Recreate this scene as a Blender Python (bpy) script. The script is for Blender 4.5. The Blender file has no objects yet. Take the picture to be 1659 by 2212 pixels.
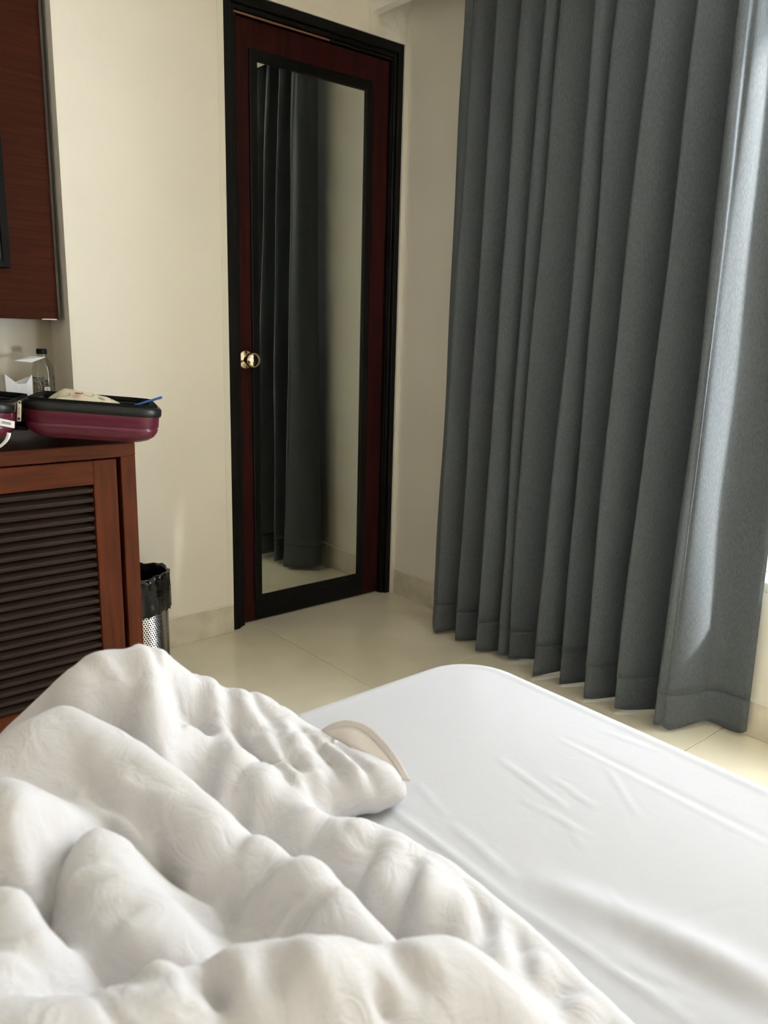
import bpy, bmesh, math, random
import numpy as np
from mathutils import Vector, Matrix

# ------------------------------------------------------------------ camera
scene = bpy.context.scene
COL = scene.collection
F_PX, IMG_H = 1716.4, 2212.0
PITCH, ROLL, YAW = math.radians(12.919), math.radians(1.471), math.radians(40.28)
CAM = Vector((0.0, 0.0, 1.10))
fwd = Vector((math.sin(YAW)*math.cos(PITCH), math.cos(YAW)*math.cos(PITCH), -math.sin(PITCH)))
rgt = Vector((math.cos(YAW), -math.sin(YAW), 0.0))
upv = rgt.cross(fwd)
r2 = math.cos(ROLL)*rgt + math.sin(ROLL)*upv
u2 = -math.sin(ROLL)*rgt + math.cos(ROLL)*upv
cd = bpy.data.cameras.new('camera')
cd.sensor_fit = 'VERTICAL'; cd.sensor_height = 36.0; cd.lens = 36.0*F_PX/IMG_H
cd.clip_start = 0.02
cam = bpy.data.objects.new('camera', cd); COL.objects.link(cam)
cam.matrix_world = Matrix(((r2.x, u2.x, -fwd.x, CAM.x), (r2.y, u2.y, -fwd.y, CAM.y), (r2.z, u2.z, -fwd.z, CAM.z), (0, 0, 0, 1)))
cd.dof.use_dof = True; cd.dof.focus_distance = 2.4; cd.dof.aperture_fstop = 8.0
scene.camera = cam

# ------------------------------------------------------------------ daylight
world = bpy.data.worlds.new('sky'); scene.world = world; world.use_nodes = True
bg = world.node_tree.nodes['Background']
bg.inputs['Color'].default_value = (0.90, 0.96, 1.0, 1); bg.inputs['Strength'].default_value = 27.0
WINDOWS = ((0.40, 1.62, .45, 2.30), (-3.20, -2.35, .60, 1.70))      # y0, y1, z0, z1 of the openings in the right wall
for wy0, wy1, wz0, wz1 in WINDOWS:
    pl = bpy.data.lights.new('window_portal', 'AREA'); pl.shape = 'RECTANGLE'
    pl.size = wz1-wz0; pl.size_y = wy1-wy0; pl.cycles.is_portal = True
    po = bpy.data.objects.new('window_portal', pl); COL.objects.link(po)
    po.location = (2.34, (wy0+wy1)/2, (wz0+wz1)/2); po.rotation_euler = (0, math.pi/2, 0)
sl = bpy.data.lights.new('sun', 'SUN'); sl.energy = 20.0; sl.angle = math.radians(4.0); sl.color = (1.0, .97, .92)
so_ = bpy.data.objects.new('sun', sl); COL.objects.link(so_); so_.location = (5, -3, 5)
so_.rotation_euler = Vector((-.36, .68, -.60)).to_track_quat('-Z', 'Y').to_euler()
vs = scene.view_settings
vs.view_transform = 'Standard'; vs.look = 'None'; vs.gamma = 1.0; vs.use_curve_mapping = False
vs.exposure = 0.0
scene.cycles.max_bounces = 12; scene.cycles.diffuse_bounces = 8; scene.cycles.transparent_max_bounces = 12
scene.cycles.caustics_reflective = False; scene.cycles.caustics_refractive = False
scene.cycles.sample_clamp_indirect = 8.0

# ------------------------------------------------------------------ helpers
def tag(o, label=None, cat=None, group=None, kind=None):
    if label: o['label'] = label
    if cat: o['category'] = cat
    if group: o['group'] = group
    if kind: o['kind'] = kind
    return o
def link(name, me, m=None, parent=None, smooth=False):
    o = bpy.data.objects.new(name, me); COL.objects.link(o)
    if m is not None: me.materials.append(m)
    if parent is not None: o.parent = parent
    if smooth:
        me.polygons.foreach_set('use_smooth', [True]*len(me.polygons)); me.update()
    return o
def empty(name, loc=(0, 0, 0), label=None, cat=None, group=None, kind=None, parent=None):
    o = bpy.data.objects.new(name, None); COL.objects.link(o); o.location = loc
    o.empty_display_size = 0.05
    if parent is not None: o.parent = parent
    return tag(o, label, cat, group, kind)
def pyd(name, v, f, m=None, parent=None, smooth=False, origin=None):
    me = bpy.data.meshes.new(name); me.from_pydata([tuple(p) for p in v], [], f); me.update()
    return link(name, me, m, parent, smooth)
def bm_box(bm, x0, x1, y0, y1, z0, z1, bev=0.0, seg=2):
    r = bmesh.ops.create_cube(bm, size=1.0)
    vs_ = r['verts']
    for v in vs_:
        v.co = Vector((x0+(v.co.x+.5)*(x1-x0), y0+(v.co.y+.5)*(y1-y0), z0+(v.co.z+.5)*(z1-z0)))
    if bev > 0:
        es = list({e for v in vs_ for e in v.link_edges})
        bmesh.ops.bevel(bm, geom=es, offset=bev, segments=seg, profile=.5, affect='EDGES')
def box(name, x0, x1, y0, y1, z0, z1, m, parent=None, bev=0.0, seg=2, smooth=False):
    bm = bmesh.new(); bm_box(bm, x0, x1, y0, y1, z0, z1, bev, seg)
    me = bpy.data.meshes.new(name); bm.to_mesh(me); bm.free()
    return link(name, me, m, parent, smooth)
def boxes(name, L, m, parent=None, bev=0.0):
    bm = bmesh.new()
    for b in L: bm_box(bm, *b, bev)
    me = bpy.data.meshes.new(name); bm.to_mesh(me); bm.free()
    return link(name, me, m, parent)
def lathe(name, prof, m, parent=None, seg=48, loc=(0, 0, 0), rot=None, smooth=True, cap=False):
    v = []; f = []
    for r, z in prof:
        for k in range(seg):
            a = 2*math.pi*k/seg; v.append((r*math.cos(a), r*math.sin(a), z))
    for i in range(len(prof)-1):
        for k in range(seg):
            a, b = i*seg+k, i*seg+(k+1) % seg
            f.append((a, b, b+seg, a+seg))
    if cap:
        f.append(tuple(reversed(range(seg)))); n = (len(prof)-1)*seg; f.append(tuple(range(n, n+seg)))
    me = bpy.data.meshes.new(name); me.from_pydata(v, [], f)
    M4 = (rot.to_4x4() if rot is not None else Matrix.Identity(4)); M4.translation = Vector(loc)
    me.transform(M4); me.update()
    return link(name, me, m, parent, smooth)
def tube(name, pts, r, m, parent=None, seg=8, closed=False):
    cu = bpy.data.curves.new(name, 'CURVE'); cu.dimensions = '3D'; cu.bevel_depth = r; cu.bevel_resolution = 3; cu.use_fill_caps = True
    sp = cu.splines.new('POLY'); sp.points.add(len(pts)-1); sp.use_cyclic_u = closed
    for p, q in zip(sp.points, pts): p.co = (*q, 1)
    o = bpy.data.objects.new(name, cu); COL.objects.link(o)
    dg = bpy.context.evaluated_depsgraph_get(); dg.update()
    me = bpy.data.meshes.new_from_object(o.evaluated_get(dg)); bpy.data.objects.remove(o)
    return link(name, me, m, parent, True)

# ------------------------------------------------------------------ materials
def mat(name, col, rough=.5, metal=0.0, spec=.5, noise=None, bump=None, stretch=(1, 1, 1), coat=0.0, sheen=0.0, dark=None, coords='Object', trans=0.0):
    """procedural principled: noise=(scale, amount, detail), dark=second colour, bump=(scale, strength, distance)"""
    m = bpy.data.materials.new(name); m.use_nodes = True
    nt = m.node_tree; N = nt.nodes; L = nt.links; b = N['Principled BSDF']
    b.inputs['Base Color'].default_value = (*col, 1); b.inputs['Roughness'].default_value = rough
    b.inputs['Metallic'].default_value = metal; b.inputs['Specular IOR Level'].default_value = spec
    b.inputs['Coat Weight'].default_value = coat; b.inputs['Coat Roughness'].default_value = .12
    b.inputs['Sheen Weight'].default_value = sheen; b.inputs['Sheen Roughness'].default_value = .4
    b.inputs['Transmission Weight'].default_value = trans
    tc = N.new('ShaderNodeTexCoord'); mp = N.new('ShaderNodeMapping'); mp.inputs['Scale'].default_value = stretch
    L.new(tc.outputs[coords], mp.inputs['Vector'])
    if noise:
        n = N.new('ShaderNodeTexNoise'); n.inputs['Scale'].default_value = noise[0]; n.inputs['Detail'].default_value = noise[2]
        L.new(mp.outputs['Vector'], n.inputs['Vector'])
        mx = N.new('ShaderNodeMix'); mx.data_type = 'RGBA'
        d = dark if dark else tuple(c*(1-noise[1]) for c in col)
        mx.inputs['A'].default_value = (*d, 1); mx.inputs['B'].default_value = (*col, 1)
        rp = N.new('ShaderNodeMapRange'); rp.inputs['From Min'].default_value = .3; rp.inputs['From Max'].default_value = .7
        L.new(n.outputs['Fac'], rp.inputs['Value']); L.new(rp.outputs['Result'], mx.inputs['Factor'])
        L.new(mx.outputs['Result'], b.inputs['Base Color'])
    if bump:
        n2 = N.new('ShaderNodeTexNoise'); n2.inputs['Scale'].default_value = bump[0]; n2.inputs['Detail'].default_value = 4
        L.new(mp.outputs['Vector'], n2.inputs['Vector'])
        bp = N.new('ShaderNodeBump'); bp.inputs['Strength'].default_value = bump[1]; bp.inputs['Distance'].default_value = bump[2]
        L.new(n2.outputs['Fac'], bp.inputs['Height']); L.new(bp.outputs['Normal'], b.inputs['Normal'])
    return m
PAINT = mat('cream_paint', (.86, .81, .715), .55, noise=(2.5, .06, 3), bump=(60, .12, .004))
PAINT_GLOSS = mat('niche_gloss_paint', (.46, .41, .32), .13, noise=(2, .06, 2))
PLASTER = mat('rough_plaster', (.84, .80, .70), .7, noise=(14, .16, 5), bump=(40, .5, .01))
CEIL = mat('ceiling_paint', (.86, .84, .78), .7)
TILE = mat('polished_tile', (.84, .77, .60), .16, noise=(5, .12, 6), coat=.3)
GROUT = mat('grout', (.14, .12, .09), .9)
STONE = mat('skirting_stone', (.74, .68, .56), .28, noise=(16, .22, 7))
CAULK = mat('white_caulk', (.80, .76, .66), .7)
BLACKWOOD = mat('black_lacquer_wood', (.008, .0075, .007), .35, spec=.13, noise=(8, .4, 4), stretch=(6, 6, .5))
MAROON = mat('dark_maroon_wood', (.040, .007, .006), 0.5, spec=.08, noise=(7, .6, 5), dark=(.018, .005, .005), stretch=(9, 9, .6))
RAWWOOD = mat('raw_wood_edge', (.30, .13, .06), .6, noise=(20, .4, 3))
WOOD_H = mat('mahogany_horizontal', (.118, .028, .0095), .36, spec=.14, noise=(5, .5, 7), dark=(.060, .016, .007), stretch=(1.2, 8, 14), bump=(30, .08, .002))
WOOD_V = mat('mahogany_vertical', (.118, .028, .0095), .36, spec=.14, noise=(5, .5, 7), dark=(.066, .017, .0075), stretch=(14, 8, 1.2), bump=(30, .08, .002))
WOOD_EDGE = mat('worn_veneer_edge', (.10, .085, .075), .6, noise=(30, .6, 4), stretch=(1, 1, .2))
SLAT = mat('louvre_slat_wood', (.036, .023, .017), .45, spec=.2, noise=(6, .5, 6), dark=(.026, .015, .011), stretch=(1.5, 10, 16))
SHADOWWOOD = mat('cabinet_inside', (.02, .012, .008), .7)
PANEL = mat('wall_panel_mahogany', (.062, .014, .006), .5, spec=.06, noise=(7, .5, 8), dark=(.034, .0085, .004), stretch=(.8, 6, 16))
MIRROR = mat('mirror_silver', (.80, .84, .78), .008, metal=1.0)
BRASS = mat('polished_nickel_knob', (.82, .70, .48), .06, metal=1.0)
STEEL = mat('brushed_steel', (.60, .57, .54), .26, metal=1.0, noise=(20, .12, 3), stretch=(1, 1, 12))
HOLE = mat('perforation_black', (.008, .008, .008), .9)
LINER = mat('black_bin_liner', (.004, .004, .0045), .16, spec=.35, bump=(26, .6, .008))
SHELL = mat('burgundy_shell', (.105, .012, .030), .34, spec=.35, noise=(60, .12, 2), coat=.15)
RIM = mat('black_rim', (.006, .006, .006), .38, spec=.35)
LINING = mat('black_lining', (.005, .005, .005), .8, spec=.1)
WHITE = mat('white_paper', (.82, .83, .86), .7, noise=(9, .05, 2))
TAGMAT = mat('tag_print', (.30, .29, .27), .7)
ZIPM = mat('zip_metal', (.62, .56, .46), .35, metal=1.0)
BLUE = mat('blue_plastic', (.028, .115, .42), .35)
RED = mat('red_print', (.45, .03, .04), .6)
CAPBLK = mat('black_cap', (.004, .004, .005), .5, spec=.15)
INK = mat('bottle_print', (.035, .040, .055), .5)
LABELW = mat('bottle_print_white', (.70, .71, .72), .5)
TVBLK = mat('tv_black', (.004, .004, .0045), .5, spec=.1)
TVSCR = mat('tv_screen', (.006, .006, .007), .2, spec=.2)
ALU = mat('window_white_frame', (.75, .76, .76), .4)
RAILM = mat('curtain_rail', (.5, .5, .48), .4)
WOODBASE = mat('bed_base_fabric', (.10, .085, .07), .9)
MATTRESS = mat('mattress_ticking', (.75, .74, .72), .9)

def floral():
    m = mat('cream_printed_cloth', (.66, .60, .44), .8)
    nt = m.node_tree; N = nt.nodes; L = nt.links; b = N['Principled BSDF']
    tc = N.new('ShaderNodeTexCoord'); vo = N.new('ShaderNodeTexVoronoi'); vo.inputs['Scale'].default_value = 22; vo.feature = 'F1'
    L.new(tc.outputs['Object'], vo.inputs['Vector'])
    a = N.new('ShaderNodeMath'); a.operation = 'SUBTRACT'; a.inputs[1].default_value = .30; L.new(vo.outputs['Distance'], a.inputs[0])
    c = N.new('ShaderNodeMath'); c.operation = 'ABSOLUTE'; L.new(a.outputs[0], c.inputs[0])
    d = N.new('ShaderNodeMath'); d.operation = 'LESS_THAN'; d.inputs[1].default_value = .035; L.new(c.outputs[0], d.inputs[0])
    mx = N.new('ShaderNodeMix'); mx.data_type = 'RGBA'; mx.inputs['A'].default_value = (.66, .60, .44, 1); mx.inputs['B'].default_value = (.30, .27, .20, 1)
    L.new(d.outputs[0], mx.inputs['Factor']); L.new(mx.outputs['Result'], b.inputs['Base Color'])
    return m
FLORAL = floral()

def curtain_mat():
    m = mat('slate_curtain_weave', (.062, .068, .071), .66, spec=.3, sheen=.15)
    nt = m.node_tree; N = nt.nodes; L = nt.links; b = N['Principled BSDF']
    b.inputs['Sheen Tint'].default_value = (.75, .85, 1, 1)
    tc = N.new('ShaderNodeTexCoord'); mp = N.new('ShaderNodeMapping'); mp.inputs['Scale'].default_value = (1, 1, .12)
    L.new(tc.outputs['Object'], mp.inputs['Vector'])
    n = N.new('ShaderNodeTexNoise'); n.inputs['Scale'].default_value = 800; n.inputs['Detail'].default_value = 3
    L.new(mp.outputs['Vector'], n.inputs['Vector'])
    rp = N.new('ShaderNodeMapRange'); rp.inputs['From Min'].default_value = .35; rp.inputs['From Max'].default_value = .7
    L.new(n.outputs['Fac'], rp.inputs['Value'])
    mx = N.new('ShaderNodeMix'); mx.data_type = 'RGBA'; mx.inputs['A'].default_value = (.059, .068, .076, 1); mx.inputs['B'].default_value = (.103, .118, .132, 1)
    L.new(rp.outputs['Result'], mx.inputs['Factor']); L.new(mx.outputs['Result'], b.inputs['Base Color'])
    bp = N.new('ShaderNodeBump'); bp.inputs['Strength'].default_value = .25; bp.inputs['Distance'].default_value = .0015
    L.new(n.outputs['Fac'], bp.inputs['Height']); L.new(bp.outputs['Normal'], b.inputs['Normal'])
    return m
CURTAIN = curtain_mat()

def cloth(name, col, b1, b2, aniso=(1, 1, 1)):
    m = mat(name, col, .85, spec=.2, sheen=.15)
    nt = m.node_tree; N = nt.nodes; L = nt.links; b = N['Principled BSDF']
    tc = N.new('ShaderNodeTexCoord'); mp = N.new('ShaderNodeMapping'); mp.inputs['Scale'].default_value = aniso
    L.new(tc.outputs['Object'], mp.inputs['Vector'])
    n = N.new('ShaderNodeTexNoise'); n.inputs['Scale'].default_value = 26; n.inputs['Detail'].default_value = 5; n.inputs['Distortion'].default_value = 1.2
    n2 = N.new('ShaderNodeTexNoise'); n2.inputs['Scale'].default_value = 700; n2.inputs['Detail'].default_value = 2
    L.new(mp.outputs['Vector'], n.inputs['Vector']); L.new(tc.outputs['Object'], n2.inputs['Vector'])
    bp = N.new('ShaderNodeBump'); bp.inputs['Strength'].default_value = b1; bp.inputs['Distance'].default_value = .007
    L.new(n.outputs['Fac'], bp.inputs['Height'])
    bq = N.new('ShaderNodeBump'); bq.inputs['Strength'].default_value = b2; bq.inputs['Distance'].default_value = .0008
    L.new(n2.outputs['Fac'], bq.inputs['Height']); L.new(bp.outputs['Normal'], bq.inputs['Normal'])
    L.new(bq.outputs['Normal'], b.inputs['Normal'])
    return m
SHEET = cloth('white_cotton_sheet', (.47, .47, .495), .05, .2)
DUVET = cloth('white_cotton_duvet', (.515, .500, .508), .55, .2)
HEMBAND = cloth('cream_ribbed_hem', (.60, .545, .515), .1, .2)

def glass(name, tint=(1, 1, 1), refl=.04, edge=.4):
    m = bpy.data.materials.new(name); m.use_nodes = True; nt = m.node_tree; N = nt.nodes; L = nt.links
    for n in list(N):
        if n.type == 'BSDF_PRINCIPLED': N.remove(n)
    t = N.new('ShaderNodeBsdfTransparent'); t.inputs['Color'].default_value = (*tint, 1)
    g = N.new('ShaderNodeBsdfGlossy'); g.inputs['Roughness'].default_value = .03
    lw = N.new('ShaderNodeLayerWeight'); lw.inputs['Blend'].default_value = .5
    pw = N.new('ShaderNodeMath'); pw.operation = 'POWER'; pw.inputs[1].default_value = 4.0; L.new(lw.outputs['Facing'], pw.inputs[0])
    ml = N.new('ShaderNodeMath'); ml.operation = 'MULTIPLY_ADD'; ml.inputs[1].default_value = edge; ml.inputs[2].default_value = refl; L.new(pw.outputs[0], ml.inputs[0])
    mx = N.new('ShaderNodeMixShader'); L.new(ml.outputs[0], mx.inputs['Fac']); L.new(t.outputs[0], mx.inputs[1]); L.new(g.outputs[0], mx.inputs[2])
    L.new(mx.outputs[0], N['Material Output'].inputs['Surface'])
    return m
PANE = glass('window_glass')
PET = glass('clear_bottle_plastic', (.84, .85, .84), .05, .6)
WATER = glass('bottle_water', (.93, .95, .95))

# ------------------------------------------------------------------ the room
YA, XB = 2.460, 2.148          # face of the door wall, face of the window wall
XL, YR = -1.15, -3.40           # left wall, wall behind the bed
YN = 2.630                     # back of the niche beside the door wall
XC = 0.842                     # left corner of the door wall
ZC = 2.245                     # ceiling
ST = 'structure'

floor = tag(box('floor', XL-.2, XB+.25, YR-.2, 2.85, -.12, -.006, GROUT), 'polished beige tiled floor with thin dark joints', kind=ST)
T = 0.80
tile_me = {}
for i in range(-5, 2):
    for j in range(-6, 3):
        x0, x1 = 1.481+i*T, 1.481+(i+1)*T; y0, y1 = .965+j*T, .965+(j+1)*T
        x0, x1, y0, y1 = max(x0, XL), min(x1, XB), max(y0, YR), min(y1, YN)
        if x1-x0 < .02 or y1-y0 < .02: continue
        key = (round(x1-x0, 3), round(y1-y0, 3))
        if key not in tile_me:
            bm = bmesh.new(); bm_box(bm, -(x1-x0)/2+.001, (x1-x0)/2-.001, -(y1-y0)/2+.001, (y1-y0)/2-.001, -.010, 0, .0012, 1)
            me = bpy.data.meshes.new('floor_tile'); bm.to_mesh(me); bm.free(); me.materials.append(TILE); tile_me[key] = me
        o = bpy.data.objects.new('floor_tile', tile_me[key]); COL.objects.link(o); o.parent = floor
        o.location = ((x0+x1)/2, (y0+y1)/2, 0)

DX0, DX1, DZ = 1.372, 2.130, 2.130     # door frame outline
wf = tag(boxes('wall_front', [(XC, DX0, YA, 2.85, -.1, 2.6), (DX0-.001, XB+.2, YA, 2.85, DZ, 2.6), (DX0-.001, XB+.2, 2.58, 2.85, -.1, DZ+.001), (DX1, XB+.2, YA, 2.60, -.1, DZ+.001)], PAINT), 'cream painted wall around the dark door', kind=ST)
# patched rough plaster over the corner of the door
pv = []; pf = []; nx, nz = 15, 15
rnd = random.Random(4)
for i in range(nx):
    for j in range(nz):
        a, b = i/(nx-1), j/(nz-1)
        e = min(a, 1-a, b, 1-b)*6
        pv.append((1.955+a*.19, YA-.0005-.004*min(1, e)*(.5+.8*rnd.random()), 2.135+b*.11))
for i in range(nx-1):
    for j in range(nz-1): pf.append((i*nz+j, (i+1)*nz+j, (i+1)*nz+j+1, i*nz+j+1))
tag(pyd('plaster_patch', pv, pf, PLASTER, wf, True), 'rough stained plaster patch')
box('plaster_edge', DX0-.022, DX0+.001, YA-.002, YA, .1, 2.13, CAULK, wf, .001)
box('plaster_edge', DX1-.001, XB, YA-.003, YA, .1, 2.13, CAULK, wf, .001)
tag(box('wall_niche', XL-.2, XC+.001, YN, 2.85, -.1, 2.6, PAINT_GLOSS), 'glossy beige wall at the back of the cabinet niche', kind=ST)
(ay0, ay1, az0, az1), (by0, by1, bz0, bz1) = WINDOWS
tag(boxes('wall_right', [(XB, XB+.2, ay1, 2.85, -.1, 2.6), (XB, XB+.2, by1, ay0, -.1, 2.6), (XB, XB+.2, YR-.2, by0, -.1, 2.6), (XB, XB+.2, ay0-.001, ay1+.001, -.1, az0), (XB, XB+.2, ay0-.001, ay1+.001, az1, 2.6), (XB, XB+.2, by0-.001, by1+.001, -.1, bz0), (XB, XB+.2, by0-.001, by1+.001, bz1, 2.6)], PAINT), 'cream painted wall behind the grey curtain', kind=ST)
tag(box('wall_left', XL-.2, XL, YR-.2, 2.85, -.1, 2.6, PAINT), 'cream wall on the far side of the bed', kind=ST)
tag(box('wall_back', XL-.2, XB+.2, YR-.2, YR, -.1, 2.6, PAINT), 'cream wall behind the bed head', kind=ST)
tag(boxes('ceiling', [(XL-.2, 1.985, YR-.2, 2.85, ZC, 2.7), (1.984, XB+.25, YR-.2, 2.85, 2.43, 2.7)], CEIL), 'white ceiling with a recessed curtain pocket', kind=ST)
# cornice along the pocket edge
prof = [(1.938, ZC), (1.938, ZC-.006), (1.946, ZC-.012), (1.946, ZC-.022), (1.956, ZC-.03), (1.966, ZC-.046), (1.985, ZC-.052), (1.992, ZC-.052), (1.992, ZC)]
cv = [(x, y, z) for y in (YR, YA-.001) for x, z in prof]; n = len(prof)
cf = [(k, (k+1) % n, n+(k+1) % n, n+k) for k in range(n)]+[tuple(range(n)), tuple(reversed(range(n, 2*n)))]
tag(pyd('trim_1', cv, cf, CEIL), 'cream moulded cornice along the curtain pocket', kind=ST)

# skirting
bl = box('baseboard_front', XC, DX0-.004, YA-.010, YA, 0.0005, .104, STONE, None, .001); tag(bl, 'beige stone skirting left of the door', kind=ST)
box('caulk_line', XC, DX0-.006, YA-.007, YA, .104, .108, CAULK, bl)
br = box('baseboard_right', XB-.010, XB, YR, YA-.012, 0.0005, .104, STONE, None, .001); tag(br, 'beige stone skirting under the window', kind=ST)
box('caulk_line', XB-.008, XB, YR, YA-.012, .104, .109, CAULK, br)

# ------------------------------------------------------------------ door with mirror
door = empty('door_1', (1.76, 2.5, 0), 'dark maroon door with a full-length mirror and black frame', kind=ST)
def dpart(name, *a, **k):
    o = box(name, *a, **k); o.parent = door; o.matrix_parent_inverse = Matrix.Translation(-door.location); return o
IX0, IX1, IZ = 1.436, 2.088, 2.072       # leaf
# moulded frame: two steps on each side
for nm, b in (('frame_jamb', (DX0, 1.405, 2.464, 2.57, 0, DZ)), ('frame_jamb', (2.106, DX1, 2.464, 2.57, 0, DZ)), ('frame_head', (1.4045, 2.1065, 2.464, 2.57, 2.098, DZ))):
    dpart(nm, *b, BLACKWOOD, bev=.004)
for nm, b in (('frame_moulding', (1.404, 1.420, 2.474, 2.57, 0, 2.10)), ('frame_moulding', (2.094, 2.107, 2.474, 2.57, 0, 2.10)), ('frame_moulding', (1.404, 2.107, 2.4745, 2.57, 2.082, 2.099))):
    dpart(nm, *b, BLACKWOOD, bev=.005)
for nm, b in (('door_stop', (1.419, IX0-.003, 2.484, 2.57, 0, 2.083)), ('door_stop', (IX1+.002, 2.095, 2.484, 2.57, 0, 2.083)), ('door_stop', (1.419, 2.095, 2.4845, 2.57, IZ+.002, 2.083))):
    dpart(nm, *b, BLACKWOOD, bev=.002)
tag(dpart('chipped_strip', 1.42, 1.80, 2.482, 2.486, 2.0735, 2.0785, RAWWOOD), 'chipped raw wood line under the frame head')
Y0, Y1 = 2.498, 2.538
MX0, MX1, MZ0, MZ1 = 1.512, 1.979, .100, 1.955
BX0, BX1, BZ1 = 1.484, 2.010, 1.986
dpart('stile', IX0, BX0+.001, Y0, Y1, .006, IZ, MAROON, bev=.002)
dpart('stile', BX1-.001, IX1, Y0, Y1, .006, IZ, MAROON, bev=.002)
dpart('rail', BX0, BX1, Y0+.0005, Y1, BZ1-.001, IZ, MAROON, bev=.002)
dpart('rail', BX0, BX1, Y0+.0005, Y1, .006, MZ0-.004, BLACKWOOD, bev=.002)
dpart('mirror_bead', BX0, MX0+.004, Y0-.007, Y0+.02, MZ0-.02, BZ1, BLACKWOOD, bev=.005)
dpart('mirror_bead', MX1-.004, BX1, Y0-.007, Y0+.02, MZ0-.02, BZ1, BLACKWOOD, bev=.005)
dpart('mirror_bead', BX0+.001, BX1-.001, Y0-.0075, Y0+.02, MZ1-.004, BZ1+.0005, BLACKWOOD, bev=.005)
dpart('mirror_bead', BX0+.001, BX1-.001, Y0-.0065, Y0+.02, MZ0-.022, MZ0+.003, BLACKWOOD, bev=.004)
dpart('mirror', MX0, MX1, Y0+.001, Y0+.006, MZ0, MZ1, MIRROR)
kn = empty('door_knob', (0, 0, 0), parent=door); kn.matrix_parent_inverse = Matrix.Translation(-door.location)
RX = Matrix.Rotation(math.pi/2, 3, 'X')
kc = (1.458, Y0, .985)
lathe('rose', [(.0, .0), (.033, .0), (.033, .003), (.029, .008), (.014, .010), (.012, .014)], BRASS, kn, 40, kc, RX)
lathe('grip', [(.011, .010), (.0105, .026), (.014, .032), (.022, .037), (.0265, .045), (.027, .053), (.0245, .060), (.019, .0645), (.012, .066), (.0, .0665)], BRASS, kn, 40, kc, RX)
lathe('keyhole', [(.0, .0668), (.005, .0668), (.005, .0660)], HOLE, kn, 16, kc, RX)

# ------------------------------------------------------------------ window
def window(nm, lab, y0, y1, z0, z1, panes):
    win = empty(nm, (XB+.1, (y0+y1)/2, z0), lab, kind=ST)
    WI_ = Matrix.Translation(-win.location)
    def wpart(name, *a, **k):
        o = box(name, *a, **k); o.parent = win; o.matrix_parent_inverse = WI_; return o
    wpart('window_sill', XB-.002, XB+.21, y0-.0015, y1, z0-.028, z0+.003, STONE, bev=.004)
    wpart('window_frame', XB+.10, XB+.15, y0, y0+.05, z0, z1, ALU, bev=.003)
    wpart('window_frame', XB+.10, XB+.15, y1-.05, y1, z0, z1, ALU, bev=.003)
    wpart('window_frame', XB+.10, XB+.15, y0+.05, y1-.05, z0+.002, z0+.05, ALU, bev=.003)
    wpart('window_frame', XB+.10, XB+.15, y0+.05, y1-.05, z1-.05, z1, ALU, bev=.003)
    for k in range(1, panes):
        yy = y0+(y1-y0)*k/panes
        wpart('window_mullion', XB+.105, XB+.145, yy-.025, yy+.025, z0+.05, z1-.05, ALU, bev=.003)
    for k in range(panes):
        ya, yb = y0+(y1-y0)*k/panes+.03, y0+(y1-y0)*(k+1)/panes-.03
        v = [(XB+.125, ya, z0+.045), (XB+.125, yb, z0+.045), (XB+.125, yb, z1-.045), (XB+.125, ya, z1-.045)]
        p = pyd('pane', v, [(0, 1, 2, 3)], PANE, win); p.matrix_parent_inverse = WI_
window('window_1', 'bright window beside the grey curtain', *WINDOWS[0], 2)
window('window_2', 'uncovered window further along the same wall', *WINDOWS[1], 2)
tag(box('trim_2', 2.045, 2.085, -.6, 2.2, 2.395, 2.43, RAILM), 'curtain rail inside the ceiling pocket', kind=ST)

# ------------------------------------------------------------------ curtain
curtain = empty('curtain', (2.04, 1.5, 0), 'floor-length slate grey curtain hanging in deep folds beside the door', 'curtain')
CI = Matrix.Translation(-curtain.location)
RIDGES = [1.985, 1.878, 1.768, 1.690, 1.640, 1.502, 1.429, 1.311, 1.200, 1.070]
RDEEP = [.0, .01, .0, .012, .02, .0, .012, .0, .004, -.004]
def plan(z):
    t = min(1, max(0, z/2.2))
    xr = 1.955+.045*t; xv = 2.098-.018*t
    q = max(0., min(1., (z-1.75)/.6)); q = q*q*(3-2*q)
    xr = xr+.012*q
    fl = (1-t)**2
    pts = [(2.085, 2.045+.055*fl), (2.045, 2.042+.060*fl), (2.00, 2.028+.03*fl)]
    for k, y in enumerate(RIDGES):
        y += .006*math.sin(1.7*k+2.2*z)+fl*.006*math.sin(3.1*k)
        xx = xr+RDEEP[k]+.006*math.sin(2.3*k+1.3*z)
        nxt = RIDGES[k+1] if k+1 < len(RIDGES) else None
        pts.append((xx, y+.012)); pts.append((xx+.002, y-.010))
        if nxt is not None:
            g = y-nxt; dep = min(1., g/.10)
            vx = xr+(xv-xr)*(.45+.55*dep)
            pts.append((vx-.022, y-g*.60)); pts.append((vx, y-g*.90))
    f2 = 1-t
    # last broad fold: face, turn back, edge
    lo = [(1.960, 1.052), (1.972, 1.042), (2.010, 1.026), (2.050, 1.010), (2.083, .997), (2.100, .975), (2.108, .940), (2.112, .908), (2.120, .895)]
    hi = [(2.005, 1.060), (2.014, 1.050), (2.030, 1.044), (2.058, 1.037), (2.080, 1.028), (2.096, 1.0), (2.103, .965), (2.107, .935), (2.112, .922)]
    pts += [(a*f2+c*t, b*f2+d*t) for (a, b), (c, d) in zip(lo, hi)]
    return pts
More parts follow.
